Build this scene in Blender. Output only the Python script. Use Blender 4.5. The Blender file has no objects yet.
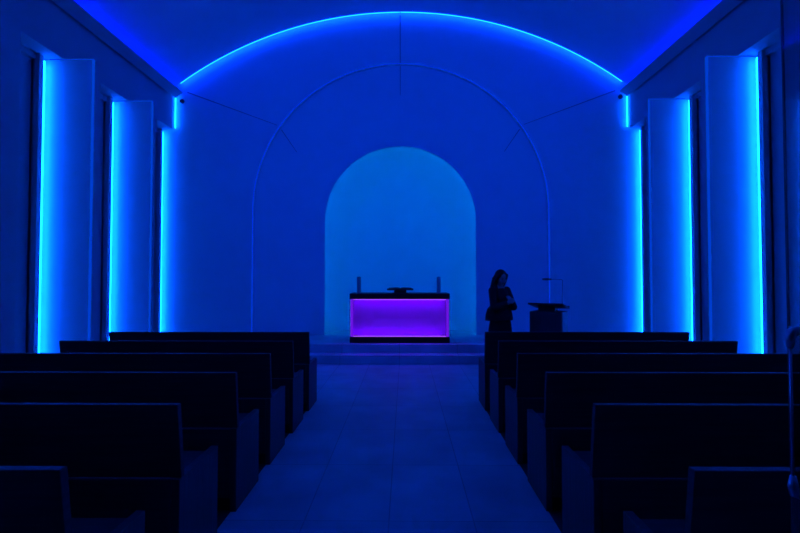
import bpy, bmesh, math, random
from mathutils import Vector, Matrix
random.seed(7)
sc = bpy.context.scene
COL = sc.collection
PI = math.pi

# ------------------------------------------------------------------ camera
cam_d = bpy.data.cameras.new('camera')
cam_d.sensor_width = 36.0
cam_d.lens = 36.0 * 480.0 / 800.0
cam_d.clip_start = 0.02
cam = bpy.data.objects.new('camera', cam_d)
COL.objects.link(cam)
cam.location = (0.1, 0.0, 1.5)
cam.rotation_euler = (PI / 2 + math.atan(12.5 / 480), 0, math.atan(5 / 480))
sc.camera = cam

# ------------------------------------------------------------------ world, exposure
w = bpy.data.worlds.new('night')
sc.world = w
w.use_nodes = True
w.node_tree.nodes['Background'].inputs[0].default_value = (0.0, 0.01, 0.06, 1)
w.node_tree.nodes['Background'].inputs[1].default_value = 0.05
sc.view_settings.view_transform = 'Standard'
sc.view_settings.look = 'None'
sc.view_settings.exposure = 0.0
sc.view_settings.gamma = 1.0
sc.view_settings.use_curve_mapping = False

# strengths of the lamps of the room (radiance of the light strips)
BLUE = (0.0008, 0.078, 1.0)       # wall strips
ARCH = (0.0008, 0.038, 1.0)       # strip along the vault
DEEP = (0.0, 0.003, 1.0)           # cove above the cornice
CYAN = (0.0, 0.22, 1.0)           # niche
VIOLET = (0.125, 0.0, 1.0)         # altar
S_PANEL, S_TALL, S_SHORT, S_ARCH = 41.0, 41.0, 28.0, 25.0
S_COVE, S_NICHE, S_ALTAR = 19.0, 14.5, 50.0
SPOT_W, SPOT_C = 400.0, (0.0, 0.045, 1.0)   # two added, unseen spotlights that wash the altar end

# ------------------------------------------------------------------ materials
def mat(name, col, rough=0.6, spec=0.3, metal=0.0, noise=0.0, scale=8.0, bump=0.0, stretch=(1, 1, 1)):
    m = bpy.data.materials.new(name)
    m.use_nodes = True
    nt = m.node_tree
    b = nt.nodes['Principled BSDF']
    b.inputs['Roughness'].default_value = rough
    b.inputs['Specular IOR Level'].default_value = spec
    b.inputs['Metallic'].default_value = metal
    b.inputs['Base Color'].default_value = (*col, 1)
    if noise or bump:
        tc = nt.nodes.new('ShaderNodeTexCoord')
        mp = nt.nodes.new('ShaderNodeMapping')
        mp.inputs['Scale'].default_value = stretch
        nz = nt.nodes.new('ShaderNodeTexNoise')
        nz.inputs['Scale'].default_value = scale
        nz.inputs['Detail'].default_value = 5
        nt.links.new(tc.outputs['Object'], mp.inputs['Vector'])
        nt.links.new(mp.outputs['Vector'], nz.inputs['Vector'])
        if noise:
            cr = nt.nodes.new('ShaderNodeValToRGB')
            cr.color_ramp.elements[0].position = 0.3
            cr.color_ramp.elements[1].position = 0.7
            cr.color_ramp.elements[0].color = (*[c * (1 - noise) for c in col], 1)
            cr.color_ramp.elements[1].color = (*[min(1, c * (1 + noise)) for c in col], 1)
            nt.links.new(nz.outputs['Fac'], cr.inputs['Fac'])
            nt.links.new(cr.outputs['Color'], b.inputs['Base Color'])
        if bump:
            bp = nt.nodes.new('ShaderNodeBump')
            bp.inputs['Strength'].default_value = bump
            bp.inputs['Distance'].default_value = 0.005
            nt.links.new(nz.outputs['Fac'], bp.inputs['Height'])
            nt.links.new(bp.outputs['Normal'], b.inputs['Normal'])
    return m

def emit(name, col, strength):
    m = bpy.data.materials.new(name)
    m.use_nodes = True
    nt = m.node_tree
    nt.nodes.remove(nt.nodes['Principled BSDF'])
    e = nt.nodes.new('ShaderNodeEmission')
    e.inputs[0].default_value = (*col, 1)
    e.inputs[1].default_value = strength
    nt.links.new(e.outputs[0], nt.nodes['Material Output'].inputs['Surface'])
    return m

def tile_mat(name, col, joint, tw, th, shift_y=0.0, rough=0.6, mortar=0.005):
    """large stone tiles laid in a straight grid, object coordinates in metres"""
    m = mat(name, col, rough, 0.2)
    nt = m.node_tree
    b = nt.nodes['Principled BSDF']
    tc = nt.nodes.new('ShaderNodeTexCoord')
    mp = nt.nodes.new('ShaderNodeMapping')
    mp.inputs['Location'].default_value = (0, shift_y, 0)
    br = nt.nodes.new('ShaderNodeTexBrick')
    br.offset = 0.0
    br.squash = 1.0
    br.inputs['Scale'].default_value = 1.0
    br.inputs['Brick Width'].default_value = tw
    br.inputs['Row Height'].default_value = th
    br.inputs['Mortar Size'].default_value = mortar
    br.inputs['Mortar Smooth'].default_value = 0.2
    br.inputs['Bias'].default_value = 0.0
    br.inputs['Color1'].default_value = (*[c * 0.93 for c in col], 1)
    br.inputs['Color2'].default_value = (*[c * 1.06 for c in col], 1)
    br.inputs['Mortar'].default_value = (*joint, 1)
    nz = nt.nodes.new('ShaderNodeTexNoise')
    nz.inputs['Scale'].default_value = 2.2
    nz.inputs['Detail'].default_value = 6
    mr = nt.nodes.new('ShaderNodeMapRange')
    mr.inputs['From Min'].default_value = 0.3
    mr.inputs['From Max'].default_value = 0.7
    mr.inputs['To Min'].default_value = 0.82
    mr.inputs['To Max'].default_value = 1.12
    mx = nt.nodes.new('ShaderNodeMix')
    mx.data_type = 'RGBA'
    mx.blend_type = 'MULTIPLY'
    mx.inputs[0].default_value = 1.0
    cmb = nt.nodes.new('ShaderNodeCombineColor')
    L = nt.links.new
    L(tc.outputs['Object'], mp.inputs['Vector'])
    L(mp.outputs['Vector'], br.inputs['Vector'])
    L(tc.outputs['Object'], nz.inputs['Vector'])
    L(nz.outputs['Fac'], mr.inputs['Value'])
    for k in range(3):
        L(mr.outputs['Result'], cmb.inputs[k])
    L(br.outputs['Color'], mx.inputs[6])
    L(cmb.outputs['Color'], mx.inputs[7])
    L(mx.outputs[2], b.inputs['Base Color'])
    return m

def glass(name, tint, gloss=0.12, rough=0.02):
    m = bpy.data.materials.new(name)
    m.use_nodes = True
    nt = m.node_tree
    nt.nodes.remove(nt.nodes['Principled BSDF'])
    t = nt.nodes.new('ShaderNodeBsdfTransparent')
    t.inputs[0].default_value = (*tint, 1)
    g = nt.nodes.new('ShaderNodeBsdfGlossy')
    g.inputs['Roughness'].default_value = rough
    g.inputs[0].default_value = (0.9, 0.9, 0.9, 1)
    mx = nt.nodes.new('ShaderNodeMixShader')
    mx.inputs[0].default_value = gloss
    nt.links.new(t.outputs[0], mx.inputs[1])
    nt.links.new(g.outputs[0], mx.inputs[2])
    nt.links.new(mx.outputs[0], nt.nodes['Material Output'].inputs['Surface'])
    return m

M = {}
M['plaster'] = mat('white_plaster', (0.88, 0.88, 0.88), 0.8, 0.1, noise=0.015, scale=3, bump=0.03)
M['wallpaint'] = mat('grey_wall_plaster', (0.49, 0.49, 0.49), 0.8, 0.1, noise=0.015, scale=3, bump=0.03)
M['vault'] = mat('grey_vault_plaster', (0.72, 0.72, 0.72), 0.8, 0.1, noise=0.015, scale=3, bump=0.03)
M['panel'] = mat('matt_white_panel', (0.9, 0.9, 0.9), 0.6, 0.15)
M['frame'] = mat('grey_window_frame', (0.5, 0.5, 0.5), 0.5, 0.3)
M['pane'] = mat('frosted_window_pane', (0.45, 0.46, 0.48), 0.35, 0.4)
M['seam'] = mat('dark_seam', (0.36, 0.36, 0.37), 0.8, 0.1)
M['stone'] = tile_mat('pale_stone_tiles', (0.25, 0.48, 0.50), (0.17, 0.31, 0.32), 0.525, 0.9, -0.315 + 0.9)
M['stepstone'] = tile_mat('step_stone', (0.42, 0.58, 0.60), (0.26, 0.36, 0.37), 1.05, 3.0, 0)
M['darkfloor'] = mat('dark_floor_boards', (0.035, 0.035, 0.038), 0.55, 0.3, noise=0.25, scale=6, stretch=(1, 8, 1))
M['wood'] = mat('dark_stained_wood', (0.042, 0.048, 0.048), 0.6, 0.2, noise=0.25, scale=5, bump=0.05, stretch=(0.6, 6, 14))
M['woodend'] = mat('dark_stained_wood_end', (0.048, 0.056, 0.056), 0.5, 0.35, noise=0.25, scale=5, bump=0.05, stretch=(6, 14, 0.6))
M['black'] = mat('black_stone', (0.012, 0.012, 0.014), 0.45, 0.3)
M['metal'] = mat('brushed_steel', (0.45, 0.45, 0.47), 0.32, 0.5, metal=0.9)
M['darkmetal'] = mat('dark_metal', (0.05, 0.05, 0.053), 0.4, 0.5, metal=0.4)
M['fixture'] = mat('fixture_grey', (0.14, 0.14, 0.145), 0.5, 0.3)
M['acrylic'] = mat('violet_white_acrylic', (0.46, 0.22, 0.46), 0.5, 0.2)
M['clear'] = glass('clear_acrylic', (0.96, 0.96, 0.97), 0.05)
M['doorglass'] = glass('door_glass', (0.74, 0.75, 0.76), 0.07, 0.03)
M['wax'] = mat('grey_wax', (0.35, 0.35, 0.35), 0.5, 0.3)
M['wick'] = mat('wick', (0.02, 0.02, 0.02), 0.9, 0.1)
M['cover'] = mat('book_cover', (0.025, 0.022, 0.022), 0.5, 0.3)
M['paper'] = mat('book_pages', (0.06, 0.06, 0.06), 0.8, 0.1)
M['lect'] = mat('lectern_wood', (0.05, 0.055, 0.055), 0.5, 0.35, noise=0.2, scale=5, stretch=(8, 8, 0.8))
M['lect_lit'] = mat('lectern_wood_lit_side', (0.11, 0.13, 0.13), 0.4, 0.4, noise=0.15, scale=5, stretch=(8, 8, 0.8))  # lectern wood made lighter, light from the strips put into the colour
M['skin'] = mat('skin', (0.42, 0.30, 0.24), 0.5, 0.3)
M['hair'] = mat('dark_hair', (0.006, 0.005, 0.005), 0.6, 0.15, noise=0.3, scale=40, bump=0.3, stretch=(1, 1, 0.15))
M['jacket'] = mat('dark_jacket_cloth', (0.014, 0.014, 0.017), 0.85, 0.15, noise=0.2, scale=30, bump=0.1)
M['skirt'] = mat('black_skirt_cloth', (0.014, 0.014, 0.017), 0.9, 0.1, noise=0.2, scale=30)
M['leather'] = mat('dark_leather', (0.022, 0.02, 0.024), 0.45, 0.35)
M['eye'] = mat('eye', (0.1, 0.1, 0.1), 0.2, 0.5)
M['lips'] = mat('lips', (0.25, 0.10, 0.10), 0.5, 0.3)
M['e_edge'] = emit('fin_rim_glow', (0.0, 0.08, 1.0), 0.6)  # weak emission added for the bright rims of the fins
M['e_archline'] = emit('arch_edge_glow', (0.0, 0.055, 1.0), 0.72)  # weak emission added for the bright line on the arch edge
M['e_panel'] = emit('led_wall_panel', BLUE, S_PANEL)
M['e_tall'] = emit('led_tall', BLUE, S_TALL)
M['e_short'] = emit('led_short', BLUE, S_SHORT)
M['e_arch'] = emit('led_arch', ARCH, S_ARCH)
M['e_cove'] = emit('led_cove', DEEP, S_COVE)
M['e_niche'] = emit('led_niche', CYAN, S_NICHE)
M['e_line'] = emit('led_diffuser', (0.42, 0.09, 1.0), 1.2)
M['e_post'] = emit('led_corner_post', (0.16, 0.008, 0.85), 1.0)
M['e_altar'] = emit('led_altar', VIOLET, S_ALTAR)

# ------------------------------------------------------------------ helpers
def obj(name, bm, m, parent=None, smooth=False, bevel=0.0):
    me = bpy.data.meshes.new(name)
    bmesh.ops.recalc_face_normals(bm, faces=bm.faces[:])
    bm.to_mesh(me)
    bm.free()
    for k in (m if isinstance(m, (list, tuple)) else [m]):
        me.materials.append(k)
    if smooth:
        for p in me.polygons:
            p.use_smooth = True
    o = bpy.data.objects.new(name, me)
    COL.objects.link(o)
    if parent:
        o.parent = parent
    if bevel:
        b = o.modifiers.new('bevel', 'BEVEL')
        b.width = bevel
        b.segments = 2
        b.limit_method = 'ANGLE'
        b.angle_limit = 0.7
    return o

def tag(o, label=None, cat=None, group=None, kind=None):
    if label: o['label'] = label
    if cat: o['category'] = cat
    if group: o['group'] = group
    if kind: o['kind'] = kind
    return o

def thing(name, label, cat, loc=(0, 0, 0), rz=0.0, group=None):
    o = bpy.data.objects.new(name, None)
    o.empty_display_size = 0.1
    COL.objects.link(o)
    o.location = loc
    o.rotation_euler = (0, 0, rz)
    return tag(o, label, cat, group)

def add_box(bm, x0, x1, y0, y1, z0, z1):
    vs = [bm.verts.new((x, y, z)) for x in (x0, x1) for y in (y0, y1) for z in (z0, z1)]
    for f in ((0, 1, 3, 2), (4, 6, 7, 5), (0, 4, 5, 1), (2, 3, 7, 6), (0, 2, 6, 4), (1, 5, 7, 3)):
        bm.faces.new([vs[i] for i in f])
    return vs

def bx(*a):
    bm = bmesh.new()
    add_box(bm, *a)
    return bm

def add_prism(bm, pts, a, b, axis):
    """extrude a closed outline along an axis; pts are the other two coordinates in x,y,z order"""
    def P(p, t):
        if axis == 'x': return (t, p[0], p[1])
        if axis == 'y': return (p[0], t, p[1])
        return (p[0], p[1], t)
    A = [bm.verts.new(P(p, a)) for p in pts]
    B = [bm.verts.new(P(p, b)) for p in pts]
    bm.faces.new(A)
    bm.faces.new(B[::-1])
    n = len(pts)
    for i in range(n):
        bm.faces.new((A[i], B[i], B[(i + 1) % n], A[(i + 1) % n]))

def prism(pts, a, b, axis):
    bm = bmesh.new()
    add_prism(bm, pts, a, b, axis)
    return bm

def frame_of(d):
    d = d.normalized()
    u = d.orthogonal().normalized()
    return u, d.cross(u)

def add_tube(bm, pts, rad, seg=12, closed_ends=True):
    pts = [Vector(p) for p in pts]
    if not isinstance(rad, (list, tuple)):
        rad = [rad] * len(pts)
    rings = []
    u = None
    for i, p in enumerate(pts):
        d = (pts[min(i + 1, len(pts) - 1)] - pts[max(i - 1, 0)]).normalized()
        if u is None:
            u, v = frame_of(d)
        else:
            u = (u - d * u.dot(d)).normalized()
            v = d.cross(u)
        rings.append([bm.verts.new(p + (u * math.cos(2 * PI * k / seg) + v * math.sin(2 * PI * k / seg)) * rad[i]) for k in range(seg)])
    for r0, r1 in zip(rings, rings[1:]):
        for k in range(seg):
            bm.faces.new((r0[k], r0[(k + 1) % seg], r1[(k + 1) % seg], r1[k]))
    if closed_ends:
        bm.faces.new(rings[0][::-1])
        bm.faces.new(rings[-1])

def add_ellipsoid(bm, c, r, rot=None, u=20, v=14):
    mt = Matrix.Translation(Vector(c)) @ (rot.to_4x4() if rot else Matrix.Identity(4)) @ Matrix.Diagonal((*r, 1))
    bmesh.ops.create_uvsphere(bm, u_segments=u, v_segments=v, radius=1.0, matrix=mt)

def add_capsule(bm, a, b, ra, rb, seg=14):
    a, b = Vector(a), Vector(b)
    add_tube(bm, [a, b], [ra, rb], seg)
    add_ellipsoid(bm, a, (ra,) * 3, u=seg, v=10)
    add_ellipsoid(bm, b, (rb,) * 3, u=seg, v=10)

def add_chain(bm, pts, rads, seg=14):
    for i in range(len(pts) - 1):
        add_capsule(bm, pts[i], pts[i + 1], rads[i], rads[i + 1], seg)

def fuse(name, bm, m, parent, voxel=0.006, smooth_it=4):
    """melt overlapping volumes into one continuous skin"""
    o = obj(name, bm, m, None)
    md = o.modifiers.new('remesh', 'REMESH')
    md.mode = 'VOXEL'
    md.voxel_size = voxel
    s = o.modifiers.new('smooth', 'SMOOTH')
    s.iterations = smooth_it
    s.factor = 0.5
    dg = bpy.context.evaluated_depsgraph_get()
    me = bpy.data.meshes.new_from_object(o.evaluated_get(dg))
    o.modifiers.clear()
    old = o.data
    o.data = me
    bpy.data.meshes.remove(old)
    if not me.materials:
        me.materials.append(m)
    for p in me.polygons:
        p.use_smooth = True
    o.parent = parent
    return o

def dup(root, loc, label):
    r = root.copy()
    COL.objects.link(r)
    r.location = loc
    r['label'] = label
    for ch in list(root.children):
        c = ch.copy()
        COL.objects.link(c)
        c.parent = r
        for g in ch.children:
            d = g.copy()
            COL.objects.link(d)
            d.parent = c
    return r

def arch(r, cz, z0, n=48, jamb=6):
    """points of a round headed opening, from left foot over the crown to right foot"""
    pts = [(-r, z0 + (cz - z0) * i / jamb) for i in range(jamb)]
    pts += [(-r * math.cos(PI * i / n), cz + r * math.sin(PI * i / n)) for i in range(n + 1)]
    pts += [(r, cz + (z0 - cz) * i / jamb) for i in range(1, jamb + 1)]
    return pts

# ------------------------------------------------------------------ dimensions
YE = 10.1                 # face of the end wall
YS = 10.005               # where nave walls and vault stop, leaving the light slot
WX = 4.80                 # nave wall face
LX = 5.025                 # line of the tall light strips
HEAD = 4.66               # window head
PLAT = 0.31               # platform level
VR, VZ = 7.97, -0.82     # vault radius and centre height
WINS = [(2.66, 3.54), (4.22, 5.05), (6.0, 6.76), (7.60, 8.37), (9.33, 10.1)]

# ------------------------------------------------------------------ floor, steps
bm = bmesh.new()
def quad(bm, x0, x1, y0, y1, z, mi):
    f = bm.faces.new([bm.verts.new(p) for p in ((x0, y0, z), (x1, y0, z), (x1, y1, z), (x0, y1, z))])
    f.material_index = mi
quad(bm, -1.025, 1.025, -0.3, 6.06, 0, 0)
quad(bm, -5.4, 5.4, 6.06, 8.5, 0, 0)
quad(bm, -5.4, -1.025, -0.3, 6.06, 0, 1)
quad(bm, 1.025, 5.4, -0.3, 6.06, 0, 1)
quad(bm, -5.4, 5.4, -0.3, 8.5, -0.15, 1)
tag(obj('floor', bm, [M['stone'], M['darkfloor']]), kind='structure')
bm = prism([(8.49, -0.15), (8.49, 0.155), (8.78, 0.155), (8.78, PLAT), (12.2, PLAT), (12.2, -0.15)], -5.4, 5.4, 'x')
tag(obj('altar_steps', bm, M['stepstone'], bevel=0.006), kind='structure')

# ------------------------------------------------------------------ side walls with tall window openings
def side_outline():
    p = [(-0.3, 0.0), (-0.3, 5.62), (YS, 5.62), (YS, HEAD)]
    ops = WINS[::-1]
    p += [(ops[0][0], HEAD), (ops[0][0], 0.0)]
    for y0, y1 in ops[1:]:
        p += [(y1 + 0.045, 0.0), (y1 + 0.045, HEAD), (y0, HEAD), (y0, 0.0)]
    return p
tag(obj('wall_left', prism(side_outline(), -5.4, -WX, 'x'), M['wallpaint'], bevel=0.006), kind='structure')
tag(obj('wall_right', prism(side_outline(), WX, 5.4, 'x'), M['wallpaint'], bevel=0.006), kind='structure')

# wall behind the camera with the doorway
bm = bmesh.new()
add_box(bm, -5.4, -1.12, -0.5, -0.1, 0, 7.3)
add_box(bm, 1.12, 5.4, -0.5, -0.1, 0, 7.3)
add_box(bm, -1.12, 1.12, -0.5, -0.1, 2.6, 7.3)
tag(obj('wall_back', bm, M['wallpaint']), kind='structure')

# vaulted ceiling
bm = bmesh.new()
half = math.asin(4.78 / VR)
prof = []
N = 64
for i in range(N + 1):
    a = -half + 2 * half * i / N
    prof.append((VR * math.sin(a), VZ + VR * math.cos(a)))
inner = [bm.verts.new((x, -0.3, z)) for x, z in prof]
innerb = [bm.verts.new((x, YS, z)) for x, z in prof]
outer = [bm.verts.new((x * 1.012, -0.3, z + 0.12)) for x, z in prof]
outerb = [bm.verts.new((x * 1.012, YS, z + 0.12)) for x, z in prof]
for i in range(N):
    bm.faces.new((inner[i], inner[i + 1], innerb[i + 1], innerb[i]))
    bm.faces.new((outer[i], outer[i + 1], outerb[i + 1], outerb[i]))
    bm.faces.new((innerb[i], innerb[i + 1], outerb[i + 1], outerb[i]))
    bm.faces.new((inner[i], inner[i + 1], outer[i + 1], outer[i]))
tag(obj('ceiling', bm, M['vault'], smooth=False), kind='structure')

# cornices with a light cove on top
for n, s in ((1, -1), (2, 1)):
    pr = [(4.60, 5.43), (4.60, 5.455), (WX + 0.02, 5.455), (WX + 0.02, 5.40), (4.752, 5.40), (4.752, 5.325)]
    co = obj('trim_%d' % n, prism([(s * x, z) for x, z in pr], -0.1, YS, 'y'), M['wallpaint'])
    tag(co, kind='structure')
    bm = bx(*sorted((s * 4.69, s * 4.73)), -0.05, YS - 0.02, 5.458, 5.478)
    obj('cove_light', bm, M['e_cove'], co)

# windows in the side walls
wn = 0
for s in (-1, 1):
    for y0, y1 in WINS:
        wn += 1
        X = lambda a, b: sorted((s * a, s * b))
        pane = obj('window_%d' % wn, bx(*X(5.115, 5.13), y0 + 0.02, y1 - 0.19, 0.03, HEAD - 0.04), M['pane'])
        tag(pane, kind='structure')
        bm = bmesh.new()
        add_box(bm, *X(5.015, 5.095), y1 - 0.175, y1 - 0.095, 0.0, HEAD - 0.003)      # post that hides the light strip
        add_box(bm, *X(5.065, 5.095), y1 - 0.094, y1 - 0.004, 0.0, HEAD - 0.003)     # channel behind the strip
        add_box(bm, *X(5.08, 5.18), y0 + 0.003, y0 + 0.05, 0.0, HEAD - 0.003)
        add_box(bm, *X(5.06, 5.18), y0 + 0.05, y1 - 0.18, HEAD - 0.09, HEAD - 0.003)
        add_box(bm, *X(5.08, 5.18), y0 + 0.05, y1 - 0.18, 0.0, 0.06)
        obj('window_frame', bm, M['frame'], pane)

# ------------------------------------------------------------------ end wall: wall plane, recessed arch, niche
def fill_with_hole(bm, outline, hole, y):
    es = []
    loops = []
    for pts in (outline, hole):
        vs = [bm.verts.new((x, y, z)) for x, z in pts]
        loops.append(vs)
        for i in range(len(vs)):
            es.append(bm.edges.new((vs[i], vs[(i + 1) % len(vs)])))
    bmesh.ops.triangle_fill(bm, use_beauty=True, use_dissolve=False, edges=es)
    return loops

RA, CA = 3.127, 2.958       # recessed arch
RN, CN = 1.612, 2.73        # niche
YR = YE + 0.10              # recessed face
YB = YR + 0.09              # back of the recessed face
bm = bmesh.new()
big = arch(RA, CA, PLAT - 0.02)
nic = arch(RN, CN, PLAT - 0.02)
lp = fill_with_hole(bm, [(-5.4, PLAT - 0.02), (-5.4, 7.45), (5.4, 7.45), (5.4, PLAT - 0.02), (4.0, PLAT - 0.1), (-4.0, PLAT - 0.1)], [(x, z + 0.001) for x, z in big], YE)
a = lp[1]
b = [bm.verts.new((v.co.x, YR, v.co.z)) for v in a]
for i in range(len(a) - 1):
    bm.faces.new((a[i], a[i + 1], b[i + 1], b[i]))
lp = fill_with_hole(bm, [(-3.3, PLAT - 0.03), (-3.3, 6.3), (3.3, 6.3), (3.3, PLAT - 0.03), (2.4, PLAT - 0.12), (-2.4, PLAT - 0.12)], [(x, z + 0.001) for x, z in nic], YR)
a = lp[1]
b = [bm.verts.new((v.co.x, YB, v.co.z)) for v in a]
for i in range(len(a) - 1):
    bm.faces.new((a[i], a[i + 1], b[i + 1], b[i]))
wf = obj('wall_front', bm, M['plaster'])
tag(wf, kind='structure')
# curved apse behind the niche opening
bm = bmesh.new()
G = 0.09
outl = arch(RN + G, CN, PLAT - 0.02)
rows = []
K = 20
for j in range(K + 1):
    t = PI / 2 * j / K
    c, s_ = math.cos(t), math.sin(t)
    rows.append([bm.verts.new((x * c, YB + 1.3 * s_, (CN + (z - CN) * c) if z > CN else z)) for x, z in outl])
for j in range(K):
    for i in range(len(outl) - 1):
        q = [rows[j][i], rows[j][i + 1], rows[j + 1][i + 1], rows[j + 1][i]]
        try:
            bm.faces.new(q)
        except ValueError:
            pass
# flat return that closes the gap between opening and apse
ra = [bm.verts.new((x, YB, z)) for x, z in nic]
rb = [bm.verts.new((x, YB, z)) for x, z in outl]
for i in range(len(nic) - 1):
    bm.faces.new((ra[i], ra[i + 1], rb[i + 1], rb[i]))
bmesh.ops.remove_doubles(bm, verts=bm.verts[:], dist=0.0005)
obj('niche_apse', bm, M['plaster'], wf, smooth=True)
bm = bmesh.new()
l0, l1 = arch(RN + 0.03, CN, PLAT + 0.02), arch(RN + 0.06, CN, PLAT + 0.02)
r0 = [bm.verts.new((x, YB + 0.004, z)) for x, z in l0]
r1 = [bm.verts.new((x, YB + 0.004, z)) for x, z in l1]
r2 = [bm.verts.new((x, YB + 0.012, z)) for x, z in l0]
r3 = [bm.verts.new((x, YB + 0.012, z)) for x, z in l1]
for i in range(len(l0) - 1):
    for p, q in ((r0, r1), (r1, r3), (r3, r2), (r2, r0)):
        bm.faces.new((p[i], p[i + 1], q[i + 1], q[i]))
obj('niche_light', bm, M['e_niche'], wf)

# seams in the plaster of the end wall (tapering shadow joints)
def seam(bm, p, q, y, w0, w1):
    p, q = Vector((p[0], 0, p[1])), Vector((q[0], 0, q[1]))
    d = (q - p).normalized()
    n = Vector((-d.z, 0, d.x))
    vs = []
    for yy in (y - 0.0035, y + 0.002):
        for c in (p + n * w0, p - n * w0, q - n * w1, q + n * w1):
            vs.append(bm.verts.new((c.x, yy, c.z)))
    for f in ((0, 1, 2, 3), (4, 7, 6, 5), (0, 4, 5, 1), (1, 5, 6, 2), (2, 6, 7, 3), (3, 7, 4, 0)):
        bm.faces.new([vs[k] for k in f])
k = 3
for p, q, y, w0, w1 in (((0, 7.12), (0, 6.10), YE, 0.014, 0.010), ((0, 6.07), (0, 5.44), YR, 0.010, 0.005),
                        ((-4.55, 5.485), (-2.62, 4.77), YE, 0.012, 0.005), ((-2.55, 4.70), (-2.22, 4.22), YR, 0.009, 0.005),
                        ((4.55, 5.485), (2.62, 4.77), YE, 0.012, 0.005), ((2.55, 4.70), (2.22, 4.22), YR, 0.009, 0.005)):
    bm = bmesh.new()
    seam(bm, p, q, y, w0, w1)
    tag(obj('trim_%d' % k, bm, M['seam']), kind='structure')
    k += 1

# thin strip whose added glow brightens the edge of the recessed arch
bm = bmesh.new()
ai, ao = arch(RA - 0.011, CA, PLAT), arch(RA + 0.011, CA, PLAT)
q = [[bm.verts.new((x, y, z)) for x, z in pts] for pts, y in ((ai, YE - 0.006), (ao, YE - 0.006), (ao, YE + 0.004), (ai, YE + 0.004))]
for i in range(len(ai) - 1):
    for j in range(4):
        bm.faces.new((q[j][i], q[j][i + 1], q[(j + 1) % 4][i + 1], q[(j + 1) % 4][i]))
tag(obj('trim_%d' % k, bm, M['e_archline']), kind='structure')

# ------------------------------------------------------------------ light strips of the end wall
def strip_box(s, z0, z1, x, y0, y1):
    return bx(*sorted((s * x, s * (x + 0.016))), y0, y1, z0, z1)
bm = bmesh.new()
hs = math.asin(4.66 / VR)
for g0, g1 in ((-hs, -0.0016), (0.0016, hs)):
    ring = []
    n = 40
    for i in range(n + 1):
        a = g0 + (g1 - g0) * i / n
        ring.append([bm.verts.new((r * math.sin(a), y, VZ + r * math.cos(a))) for r, y in ((VR + 0.002, YS + 0.012), (VR + 0.002, YE - 0.050), (VR + 0.022, YE - 0.050), (VR + 0.022, YS + 0.012))])
    for p, q in zip(ring, ring[1:]):
        for j in range(4):
            bm.faces.new((p[j], p[(j + 1) % 4], q[(j + 1) % 4], q[j]))
    bm.faces.new(ring[0])
    bm.faces.new(ring[-1][::-1])
tag(obj('arch_light', bm, M['e_arch']), 'long curved cyan light strip along the arch where the vaulted ceiling meets the end wall', 'light strip', 'light strips around the end wall')
for s, side in ((-1, 'left'), (1, 'right')):
    tag(obj('light_strip', strip_box(s, HEAD + 0.04, 5.41, WX - 0.035, YE - 0.058, YE - 0.038), M['e_short']),
        'short vertical cyan light strip under the end of the %s cornice' % side, 'light strip', 'light strips around the end wall')
    tag(obj('light_strip', strip_box(s, PLAT + 0.01, HEAD - 0.04, LX, YE - 0.082, YE - 0.052), M['e_tall']),
        'tall vertical cyan light strip down the %s edge of the end wall' % side, 'light strip', 'light strips around the end wall')

# ------------------------------------------------------------------ projecting light panels in the windows
names = {2.66: 'one nearest the doorway', 4.22: 'second from the doorway', 6.0: 'nearer one', 7.60: 'one nearest the end wall'}
for s, side in ((-1, 'left'), (1, 'right')):
    for (y0, y1) in WINS[0:4]:
        t = thing('wall_fin_light', 'tall blue-lit fin with a cyan edge on the %s wall, %s' % (side, names[y0]), 'wall light', (s * 4.72, y1, 0), 0, 'lit fins on the side walls')
        T = HEAD - 0.018
        oc = [(4.385, 0), (4.385, T), (5.17, T), (5.17, 0)]
        pn = obj('panel', prism([(s * (x - 4.72), z) for x, z in oc], 0.0, 0.04, 'y'), M['panel'], t)
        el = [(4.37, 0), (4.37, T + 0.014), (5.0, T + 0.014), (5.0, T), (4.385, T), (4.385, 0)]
        obj('rim_glow', prism([(s * (x - 4.72), z) for x, z in el], -0.004, 0.04, 'y'), M['e_edge'], pn)  # rim around the white panel, brightened by added glow
        bm = bx(*sorted((s * (LX - 4.72), s * (LX + 0.012 - 4.72))), -0.082, -0.052, 0.0, HEAD - 0.06)
        obj('led_strip', bm, M['e_panel'], t)

# small round fixtures in the top corners of the end wall
for s, side, z in ((-1, 'left', 5.29), (1, 'right', 5.35)):
    t = thing('wall_fixture', 'small round dark fixture high in the %s corner of the end wall' % side, 'fixture', (s * 4.655, YE, z), 0, 'round wall fixtures')
    bm = bmesh.new()
    add_tube(bm, [(0, 0.0, 0), (0, -0.02, 0), (0, -0.03, 0)], [0.05, 0.05, 0.042], 20)
    obj('housing', bm, M['fixture'], t)
    bm = bmesh.new()
    add_tube(bm, [(0, -0.03, 0), (0, -0.036, 0)], [0.03, 0.026], 16)
    obj('lens', bm, M['darkmetal'], t)

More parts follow.
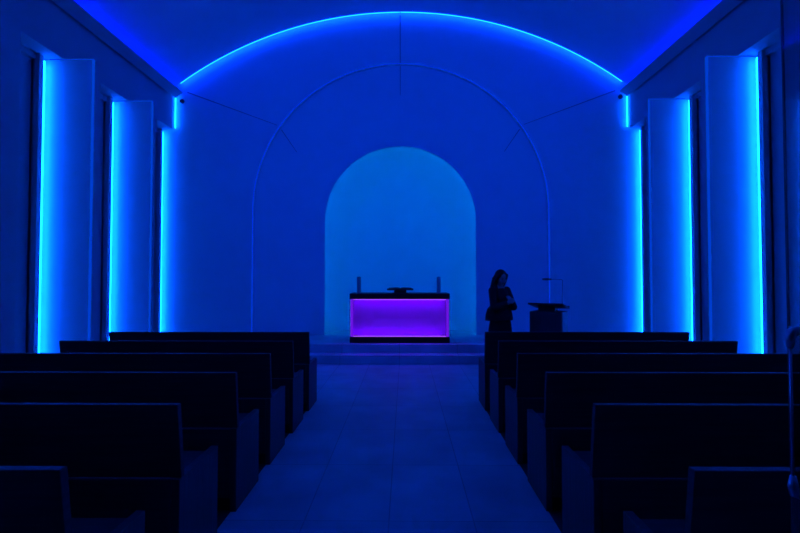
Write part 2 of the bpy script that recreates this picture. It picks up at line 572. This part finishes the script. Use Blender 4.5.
# unseen spotlights added over the pews to brighten the altar end
for s, side in ((-1, 'left'), (1, 'right')):
    p = Vector((s * 4.40, 3.2, 5.36))
    aim = (Vector((-s * 0.6, 10.1, 3.4)) - p).normalized()
    t = thing('added_spotlight', 'unseen dark cylindrical spotlight clamped under the %s cornice above the rear pews' % side, 'added_spotlight', p, 0, 'added spotlights on the cornices')
    u = Vector((0, 0, 0))
    bm = bmesh.new()
    add_tube(bm, [u - aim * 0.20, u - aim * 0.19, u, u + aim * 0.06, u + aim * 0.06, u - aim * 0.0], [0.05, 0.07, 0.075, 0.08, 0.07, 0.065], 24)
    obj('housing', bm, M['darkmetal'], t)
    bm = bmesh.new()
    add_tube(bm, [u - aim * 0.1 + Vector((0, 0, 0.06)), u - aim * 0.1 + Vector((s * 0.16, 0, 0.10))], 0.012, 10)
    obj('bracket', bm, M['darkmetal'], t)
    ld = bpy.data.lights.new('added_spot_lamp', 'SPOT')
    ld.energy = SPOT_W
    ld.color = SPOT_C
    ld.spot_size = math.radians(82)
    ld.spot_blend = 1.0
    ld.shadow_soft_size = 0.06
    lo = bpy.data.objects.new('added_spot_lamp', ld)
    COL.objects.link(lo)
    lo.parent = t
    lo.location = aim * 0.13
    lo.rotation_euler = (-aim).to_track_quat('Z', 'Y').to_euler()

# ------------------------------------------------------------------ altar
t = thing('altar', 'glowing violet altar block between black top slab and black plinth', 'altar', (0, 9.31, PLAT))
W, D = 0.93, 0.36
obj('plinth', bx(-W, W, -D, D, 0, 0.115), M['black'], t, bevel=0.006)
obj('top_slab', bx(-W - 0.003, W + 0.003, -D - 0.003, D + 0.003, 0.815, 0.92), M['black'], t, bevel=0.008)
obj('light_box', bx(-W + 0.031, W - 0.031, -D + 0.16, D - 0.05, 0.115, 0.815), M['acrylic'], t)
for sx in (-1, 1):
    obj('corner_post', bx(*sorted((sx * (W - 0.012), sx * (W - 0.06))), -D + 0.012, -D + 0.06, 0.116, 0.814), M['e_post'], t)
    obj('side_panel', bx(*sorted((sx * (W - 0.012), sx * (W - 0.03))), -D + 0.061, D - 0.031, 0.116, 0.814), M['acrylic'], t)
obj('back_panel', bx(-W + 0.012, W - 0.012, D - 0.03, D - 0.012, 0.116, 0.814), M['black'], t)
for z0, z1 in ((0.115, 0.815), (0.815, 0.115)):
    d = 0.012 if z1 > z0 else -0.012
    st = obj('led_strip', bx(-W + 0.07, W - 0.07, -D + 0.022, -D + 0.040, *sorted((z0, z0 + d))), M['e_altar'], t)
    obj('diffuser', bx(-W + 0.065, W - 0.065, -D + 0.012, -D + 0.020, *sorted((z0, z0 + d * 1.4))), M['e_line'], st)
for sy in (-1, 1):
    obj('glass_sheet', bx(-W + 0.002, W - 0.002, *sorted((sy * (D - 0.002), sy * (D - 0.008))), 0.115, 0.815), M['clear'], t)
for sx in (-1, 1):
    obj('glass_sheet', bx(*sorted((sx * (W - 0.002), sx * (W - 0.008))), -D + 0.01, D - 0.01, 0.115, 0.815), M['clear'], t)

AT = PLAT + 0.92
for x, side in ((-0.768, 'left'), (0.733, 'right')):
    t = thing('candle', 'slim grey candle standing on the %s end of the altar' % side, 'candle', (x, 9.05, AT), 0, 'candles on the altar')
    bm = bmesh.new()
    add_tube(bm, [(0, 0, 0), (0, 0, 0.012), (0, 0, 0.305), (0, 0, 0.31)], [0.034, 0.037, 0.037, 0.034], 24)
    obj('wax', bm, M['wax'], t)
    bm = bmesh.new()
    add_tube(bm, [(0, 0, 0.31), (0.002, 0, 0.322)], 0.002, 8)
    obj('wick', bm, M['wick'], t)

t = thing('book_stand', 'low dark book stand in the middle of the altar top', 'book stand', (0.01, 9.12, AT))
obj('foot', bx(-0.15, 0.15, -0.11, 0.11, 0, 0.012), M['darkmetal'], t, bevel=0.003)
bm = bmesh.new()
add_box(bm, -0.115, 0.115, -0.06, 0.06, 0.012, 0.06)
obj('neck', bm, M['darkmetal'], t, bevel=0.004)
obj('tray', prism([(-0.17, 0.06), (0.17, 0.075), (0.17, 0.09), (-0.155, 0.076), (-0.155, 0.092), (-0.17, 0.092)], -0.245, 0.245, 'x'), M['darkmetal'], t, bevel=0.003)
t = thing('open_book', 'dark open book lying on the stand on the altar', 'book', (0.01, 9.12, AT + 0.084))
t.rotation_euler = (math.atan(0.044), 0, 0)
obj('cover', bx(-0.225, 0.225, -0.14, 0.15, 0.001, 0.006), M['cover'], t)
for s in (-1, 1):
    pts = [(0.0, 0.008), (0.02, 0.016), (0.06, 0.022), (0.12, 0.020), (0.215, 0.013), (0.215, 0.007), (0, 0.007)]
    obj('page_block', prism([(s * x, z) for x, z in pts], -0.13, 0.14, 'y'), M['paper'], t)

# ------------------------------------------------------------------ lectern
rz = -math.radians(31)
t = thing('lectern', 'dark boxy lectern with a sloping reading board right of the standing person', 'lectern', (2.485, 8.03, 0), rz)
obj('body', bx(-0.255, 0.25, -0.2, 0.2, 0.0, 0.965), M['lect'], t, bevel=0.006)
obj('side_panel', bx(0.251, 0.27, -0.195, 0.195, 0.02, 0.965), M['lect_lit'], t, bevel=0.003)  # side slab with the lit tone in its colour
obj('neck', bx(-0.14, 0.13, -0.1, 0.1, 0.965, 1.06), M['black'], t, bevel=0.004)
bd = obj('reading_board', prism([(-0.24, 1.085), (-0.24, 1.11), (0.24, 1.025), (0.24, 1.0)], -0.27, 0.29, 'x'), M['black'], t, bevel=0.003)
bm = bmesh.new()
add_box(bm, -0.27, 0.29, 0.24, 0.25, 1.0, 1.05)
obj('book_ledge', bm, M['black'], bd)
lamp = bmesh.new()
R = Matrix.Rotation(-rz, 3, 'Z')
add_tube(lamp, [(0.27, -0.19, 1.10), (0.27, -0.19, 1.2), (0.275, -0.185, 1.40), (0.278, -0.18, 1.478), (0.26, -0.19, 1.492), (0.11, -0.28, 1.496)], 0.0042, 10)
lp_ = obj('lamp_arm', lamp, M['darkmetal'], t, smooth=True)
bm = bmesh.new()
add_tube(bm, [(0.12, -0.274, 1.496), (0.03, -0.328, 1.498), (-0.0, -0.346, 1.498)], [0.016, 0.018, 0.014], 12)
obj('lamp_head', bm, M['darkmetal'], lp_, smooth=True)

# ------------------------------------------------------------------ pews
def make_pew(label, length):
    t = thing('pew', label, 'pew', (0, 0, 0), 0, 'dark wooden pews')
    h = length / 2
    obj('backrest', prism([(-0.001, 0.897), (0.036, 0.897), (0.085, 0.531), (0.05, 0.531)], -h, h, 'x'), M['wood'], t, bevel=0.003)
    obj('seat', bx(-h + 0.041, h - 0.041, 0.052, 0.50, 0.465, 0.503), M['wood'], t, bevel=0.004)
    obj('rear_panel', bx(-h + 0.041, h - 0.041, 0.024, 0.051, 0.09, 0.528), M['wood'], t, bevel=0.003)
    obj('base', bx(-h + 0.041, h - 0.041, 0.052, 0.44, 0.0, 0.464), M['black'], t)
    for s in (-1, 1):
        obj('end_panel', bx(*sorted((s * h, s * (h - 0.04))), 0.03, 0.51, 0.0, 0.53), M['woodend'], t, bevel=0.003)
    return t
order = ['frontmost pew %s of the aisle, nearest the altar steps', 'second pew from the altar steps, %s of the aisle', 'third pew from the altar steps, %s of the aisle',
         'fourth pew from the altar steps, %s of the aisle', 'fifth pew from the altar steps, %s of the aisle', 'rearmost pew %s of the aisle, cut off by the bottom edge']
for s, side in ((-1, 'left'), (1, 'right')):
    first = None
    length, inner = (2.28, 0.99) if s < 0 else (2.31, 1.012)
    for i in range(6):
        y = (5.445 if s < 0 else 5.486) - (0.785 if s < 0 else 0.79) * i
        lab = 'dark wooden pew, ' + order[i].replace('pew ', '', 1) % side
        x = s * (inner + length / 2)
        if first is None:
            first = make_pew(lab, length)
            first.location = (x, y, 0)
        else:
            dup(first, (x, y, 0), lab)

# ------------------------------------------------------------------ glass door leaf at the right edge
dr = obj('door_1', bx(1.0, 1.008, 0.06, 1.14, 0.01, 2.55), M['doorglass'])
tag(dr, kind='structure')
obj('edge_seal', bx(1.001, 1.005, 1.1405, 1.145, 0.01, 2.55), M['darkmetal'], dr)
bm = bmesh.new()
hx, hy = 0.968, 1.095
add_tube(bm, [(1.0, hy, 1.383), (0.985, hy, 1.383), (0.972, hy, 1.379), (hx, hy, 1.366), (hx, hy, 1.345)], [0.011, 0.011, 0.012, 0.011, 0.006], 14)
add_tube(bm, [(hx, hy, 1.345), (hx, hy, 1.06)], 0.003, 12)
add_tube(bm, [(1.0, hy, 1.018), (0.985, hy, 1.018), (0.972, hy, 1.022), (hx, hy, 1.036), (hx, hy, 1.06)], [0.011, 0.011, 0.012, 0.011, 0.006], 14)
obj('door_handle', bm, M['metal'], dr, smooth=True)

# ------------------------------------------------------------------ standing woman
pt = thing('person', 'long-haired woman in dark jacket, hands at her chest, standing left of the lectern', 'person', (1.64, 7.8, 0))
fd = Vector((0.57, -0.82, 0)).normalized()      # the way the body faces
lf = Vector((0.82, 0.57, 0)).normalized()       # towards her left side
RB = Matrix((( lf.x, fd.x, 0), (lf.y, fd.y, 0), (0, 0, 1)))   # local x = left, y = front
def L(l, f, z):
    v = lf * l + fd * f
    return Vector((v.x, v.y, z))
hd = Vector((0.36, -0.86, -0.36)).normalized()  # gaze
hl = Vector((-hd.y, hd.x, 0)).normalized()
hu = hl.cross(hd) * -1
if hu.z < 0: hu = -hu
RH = Matrix(((hl.x, hd.x, hu.x), (hl.y, hd.y, hu.y), (hl.z, hd.z, hu.z)))
hc = Vector((0.012, -0.03, 1.515))
def H(l, f, u):
    return hc + hl * l + hd * f + hu * u
shl, shr = L(0.165, -0.01, 1.315), L(-0.165, -0.01, 1.315)
ell, elr = Vector((0.215, 0.03, 1.055)), Vector((-0.14, -0.235, 1.06))
wrl, wrr = Vector((0.150, -0.195, 1.135)), Vector((0.055, -0.285, 1.125))
def hand(bm, wrist, d, palm_n, thumb_dir, sc_=1.0):
    """palm, four unequal bent fingers and a thumb leaving the side of the palm"""
    d = d.normalized()
    side = thumb_dir - d * thumb_dir.dot(d)
    side.normalize()
    nrm = d.cross(side)
    if nrm.dot(palm_n) < 0: nrm = -nrm
    add_capsule(bm, wrist, wrist + d * 0.02, 0.023, 0.024)
    for o_ in (-0.024, -0.008, 0.008, 0.024):
        add_capsule(bm, wrist + d * 0.02 + side * o_ * 0.7, wrist + d * 0.08 + side * o_, 0.013, 0.011, 10)
    for o_, ln in ((0.027, 0.068), (0.009, 0.078), (-0.009, 0.073), (-0.027, 0.058)):
        p0 = wrist + d * 0.08 + side * o_
        p1 = p0 + (d * 0.92 + nrm * 0.38).normalized() * ln * 0.45
        p2 = p1 + (d * 0.6 + nrm * 0.8).normalized() * ln * 0.32
        p3 = p2 + (d * 0.2 + nrm * 0.98).normalized() * ln * 0.25
        add_chain(bm, [p0, p1, p2, p3], [0.0095, 0.0088, 0.008, 0.007], 10)
    q0 = wrist + d * 0.03 + side * 0.024
    q1 = q0 + (d * 0.65 + side * 0.75 + nrm * 0.25).normalized() * 0.034
    q2 = q1 + (d * 0.85 + side * 0.3 + nrm * 0.4).normalized() * 0.028
    add_chain(bm, [q0, q1, q2], [0.013, 0.0105, 0.008], 10)

bm = bmesh.new()
# head
add_ellipsoid(bm, H(0, -0.012, 0.025), (0.074, 0.092, 0.092), RH)
add_ellipsoid(bm, H(0, 0.022, -0.035), (0.058, 0.066, 0.074), RH)
add_ellipsoid(bm, H(0, 0.062, -0.088), (0.026, 0.024, 0.022), RH)
add_capsule(bm, H(0, 0.088, 0.022), H(0, 0.106, -0.022), 0.009, 0.0135, 10)
for s in (-1, 1):
    add_ellipsoid(bm, H(s * 0.035, 0.062, -0.02), (0.024, 0.022, 0.024), RH)
    add_ellipsoid(bm, H(s * 0.076, -0.01, -0.005), (0.008, 0.018, 0.030), RH)
add_ellipsoid(bm, H(0, 0.083, -0.055), (0.022, 0.010, 0.009), RH)
# neck and trunk
add_chain(bm, [H(0, -0.02, -0.05), L(0, -0.015, 1.36), L(0, -0.02, 1.28)], [0.052, 0.050, 0.065])
add_ellipsoid(bm, L(0, -0.005, 1.21), (0.150, 0.098, 0.160), RB)
add_ellipsoid(bm, L(0, 0.0, 1.05), (0.122, 0.088, 0.15), RB)
add_ellipsoid(bm, L(0, -0.01, 0.89), (0.160, 0.108, 0.13), RB)
add_chain(bm, [shl, L(0, -0.02, 1.33), shr], [0.052, 0.06, 0.052])
for s in (-1, 1):
    add_ellipsoid(bm, L(s * 0.068, 0.078, 1.20), (0.052, 0.045, 0.055), RB)
    add_chain(bm, [L(s * 0.085, 0, 0.86), L(s * 0.085, 0.015, 0.47), L(s * 0.085, -0.01, 0.30), L(s * 0.085, -0.01, 0.09)], [0.086, 0.052, 0.050, 0.034])
    add_chain(bm, [L(s * 0.085, -0.025, 0.045), L(s * 0.09, 0.07, 0.03), L(s * 0.095, 0.15, 0.022)], [0.036, 0.034, 0.022])
# arms
add_chain(bm, [shl, ell, wrl], [0.048, 0.040, 0.026])
add_chain(bm, [shr, elr, wrr], [0.048, 0.040, 0.026])
hand(bm, wrl, Vector((-0.35, -0.45, 0.55)), Vector((-0.7, 0.1, -0.3)), Vector((0.1, 0.5, 0.8)))
hand(bm, wrr, Vector((0.80, 0.05, 0.35)), Vector((0.1, 0.9, 0.1)), Vector((-0.1, 0.1, 0.9)))
fuse('body', bm, M['skin'], pt, 0.0055, 3)
# face details
for s in (-1, 1):
    bm = bmesh.new()
    add_ellipsoid(bm, H(s * 0.030, 0.079, 0.006), (0.013, 0.008, 0.007), RH, 12, 8)
    obj('eye', bm, M['eye'], pt, smooth=True)
    bm = bmesh.new()
    add_tube(bm, [H(s * 0.014, 0.089, 0.024), H(s * 0.03, 0.087, 0.030), H(s * 0.047, 0.074, 0.025)], [0.003, 0.0035, 0.002], 8)
    obj('eyebrow', bm, M['hair'], pt, smooth=True)
bm = bmesh.new()
add_ellipsoid(bm, H(0, 0.091, -0.055), (0.021, 0.006, 0.007), RH, 12, 8)
obj('mouth', bm, M['lips'], pt, smooth=True)
# hair: cap and long fall over back and shoulders
bm = bmesh.new()
add_ellipsoid(bm, H(0, -0.030, 0.040), (0.094, 0.098, 0.094), RH)
add_ellipsoid(bm, H(0, -0.055, -0.01), (0.096, 0.074, 0.11), RH)
for s in (-1, 1):
    add_chain(bm, [H(s * 0.066, 0.035, 0.065), H(s * 0.086, 0.015, 0.0), H(s * 0.090, -0.005, -0.07), H(s * 0.088, -0.015, -0.13)], [0.026, 0.024, 0.027, 0.024])
add_chain(bm, [H(0, -0.075, -0.02), L(0, -0.10, 1.36), L(0, -0.115, 1.20)], [0.076, 0.066, 0.035])
for s in (-1, 1):
    add_chain(bm, [H(s * 0.06, -0.06, -0.04), L(s * 0.07, -0.085, 1.36), L(s * 0.075, -0.10, 1.22)], [0.055, 0.050, 0.022])
add_chain(bm, [H(-0.088, -0.015, -0.11), L(-0.105, 0.03, 1.33), L(-0.10, 0.085, 1.20)], [0.028, 0.030, 0.012])
fuse('hair', bm, M['hair'], pt, 0.007, 3)
# jacket with sleeves, flared at the hem
bm = bmesh.new()
add_ellipsoid(bm, L(0, -0.005, 1.20), (0.170, 0.122, 0.165), RB)
add_chain(bm, [shl, L(0, -0.025, 1.318), shr], [0.062, 0.062, 0.062])
for s in (-1, 1):
    add_ellipsoid(bm, L(s * 0.068, 0.080, 1.19), (0.060, 0.055, 0.062), RB)
add_chain(bm, [shl, ell + Vector((0.01, 0, -0.01)), wrl.lerp(ell, 0.12)], [0.062, 0.057, 0.040])
add_chain(bm, [shr, elr + Vector((-0.005, 0, -0.01)), wrr.lerp(elr, 0.12)], [0.062, 0.056, 0.040])
rings = []
for z, a, b in ((1.20, 0.160, 0.115), (1.09, 0.165, 0.118), (1.02, 0.218, 0.150), (0.93, 0.245, 0.175), (0.835, 0.252, 0.185)):
    rings.append([bm.verts.new(L(-0.025 * (z < 1.05) + a * math.cos(2 * PI * k_ / 36) * (1 + 0.02 * math.sin(k_ * 2.6)), b * math.sin(2 * PI * k_ / 36), z + (0.004 * math.sin(k_ * 1.7)))) for k_ in range(36)])
for r0_, r1_ in zip(rings, rings[1:]):
    for k_ in range(36):
        bm.faces.new((r0_[k_], r0_[(k_ + 1) % 36], r1_[(k_ + 1) % 36], r1_[k_]))
bm.faces.new(rings[0]); bm.faces.new(rings[-1][::-1])
fuse('jacket', bm, M['jacket'], pt, 0.008, 3)
# skirt to below the knee
bm = bmesh.new()
rings = []
for z, a, b in ((1.0, 0.14, 0.105), (0.88, 0.18, 0.13), (0.70, 0.21, 0.16), (0.45, 0.22, 0.172), (0.36, 0.225, 0.177)):
    rings.append([bm.verts.new(L(a * math.cos(2 * PI * k_ / 48) * (1 + 0.025 * math.sin(k_ * 2.1) * (1 - z)), b * math.sin(2 * PI * k_ / 48) * (1 + 0.03 * math.cos(k_ * 1.6) * (1 - z)), z)) for k_ in range(48)])
for r0_, r1_ in zip(rings, rings[1:]):
    for k_ in range(48):
        bm.faces.new((r0_[k_], r0_[(k_ + 1) % 48], r1_[(k_ + 1) % 48], r1_[k_]))
bm.faces.new(rings[-1][::-1])
obj('skirt', bm, M['skirt'], pt, smooth=True)
for s in (-1, 1):
    bm = bmesh.new()
    add_chain(bm, [L(s * 0.085, -0.01, 0.27), L(s * 0.085, -0.012, 0.10), L(s * 0.085, -0.03, 0.052)], [0.055, 0.043, 0.044])
    add_chain(bm, [L(s * 0.085, -0.03, 0.046), L(s * 0.09, 0.07, 0.038), L(s * 0.095, 0.155, 0.028)], [0.045, 0.042, 0.028])
    fuse('boot', bm, M['leather'], pt, 0.007, 3)
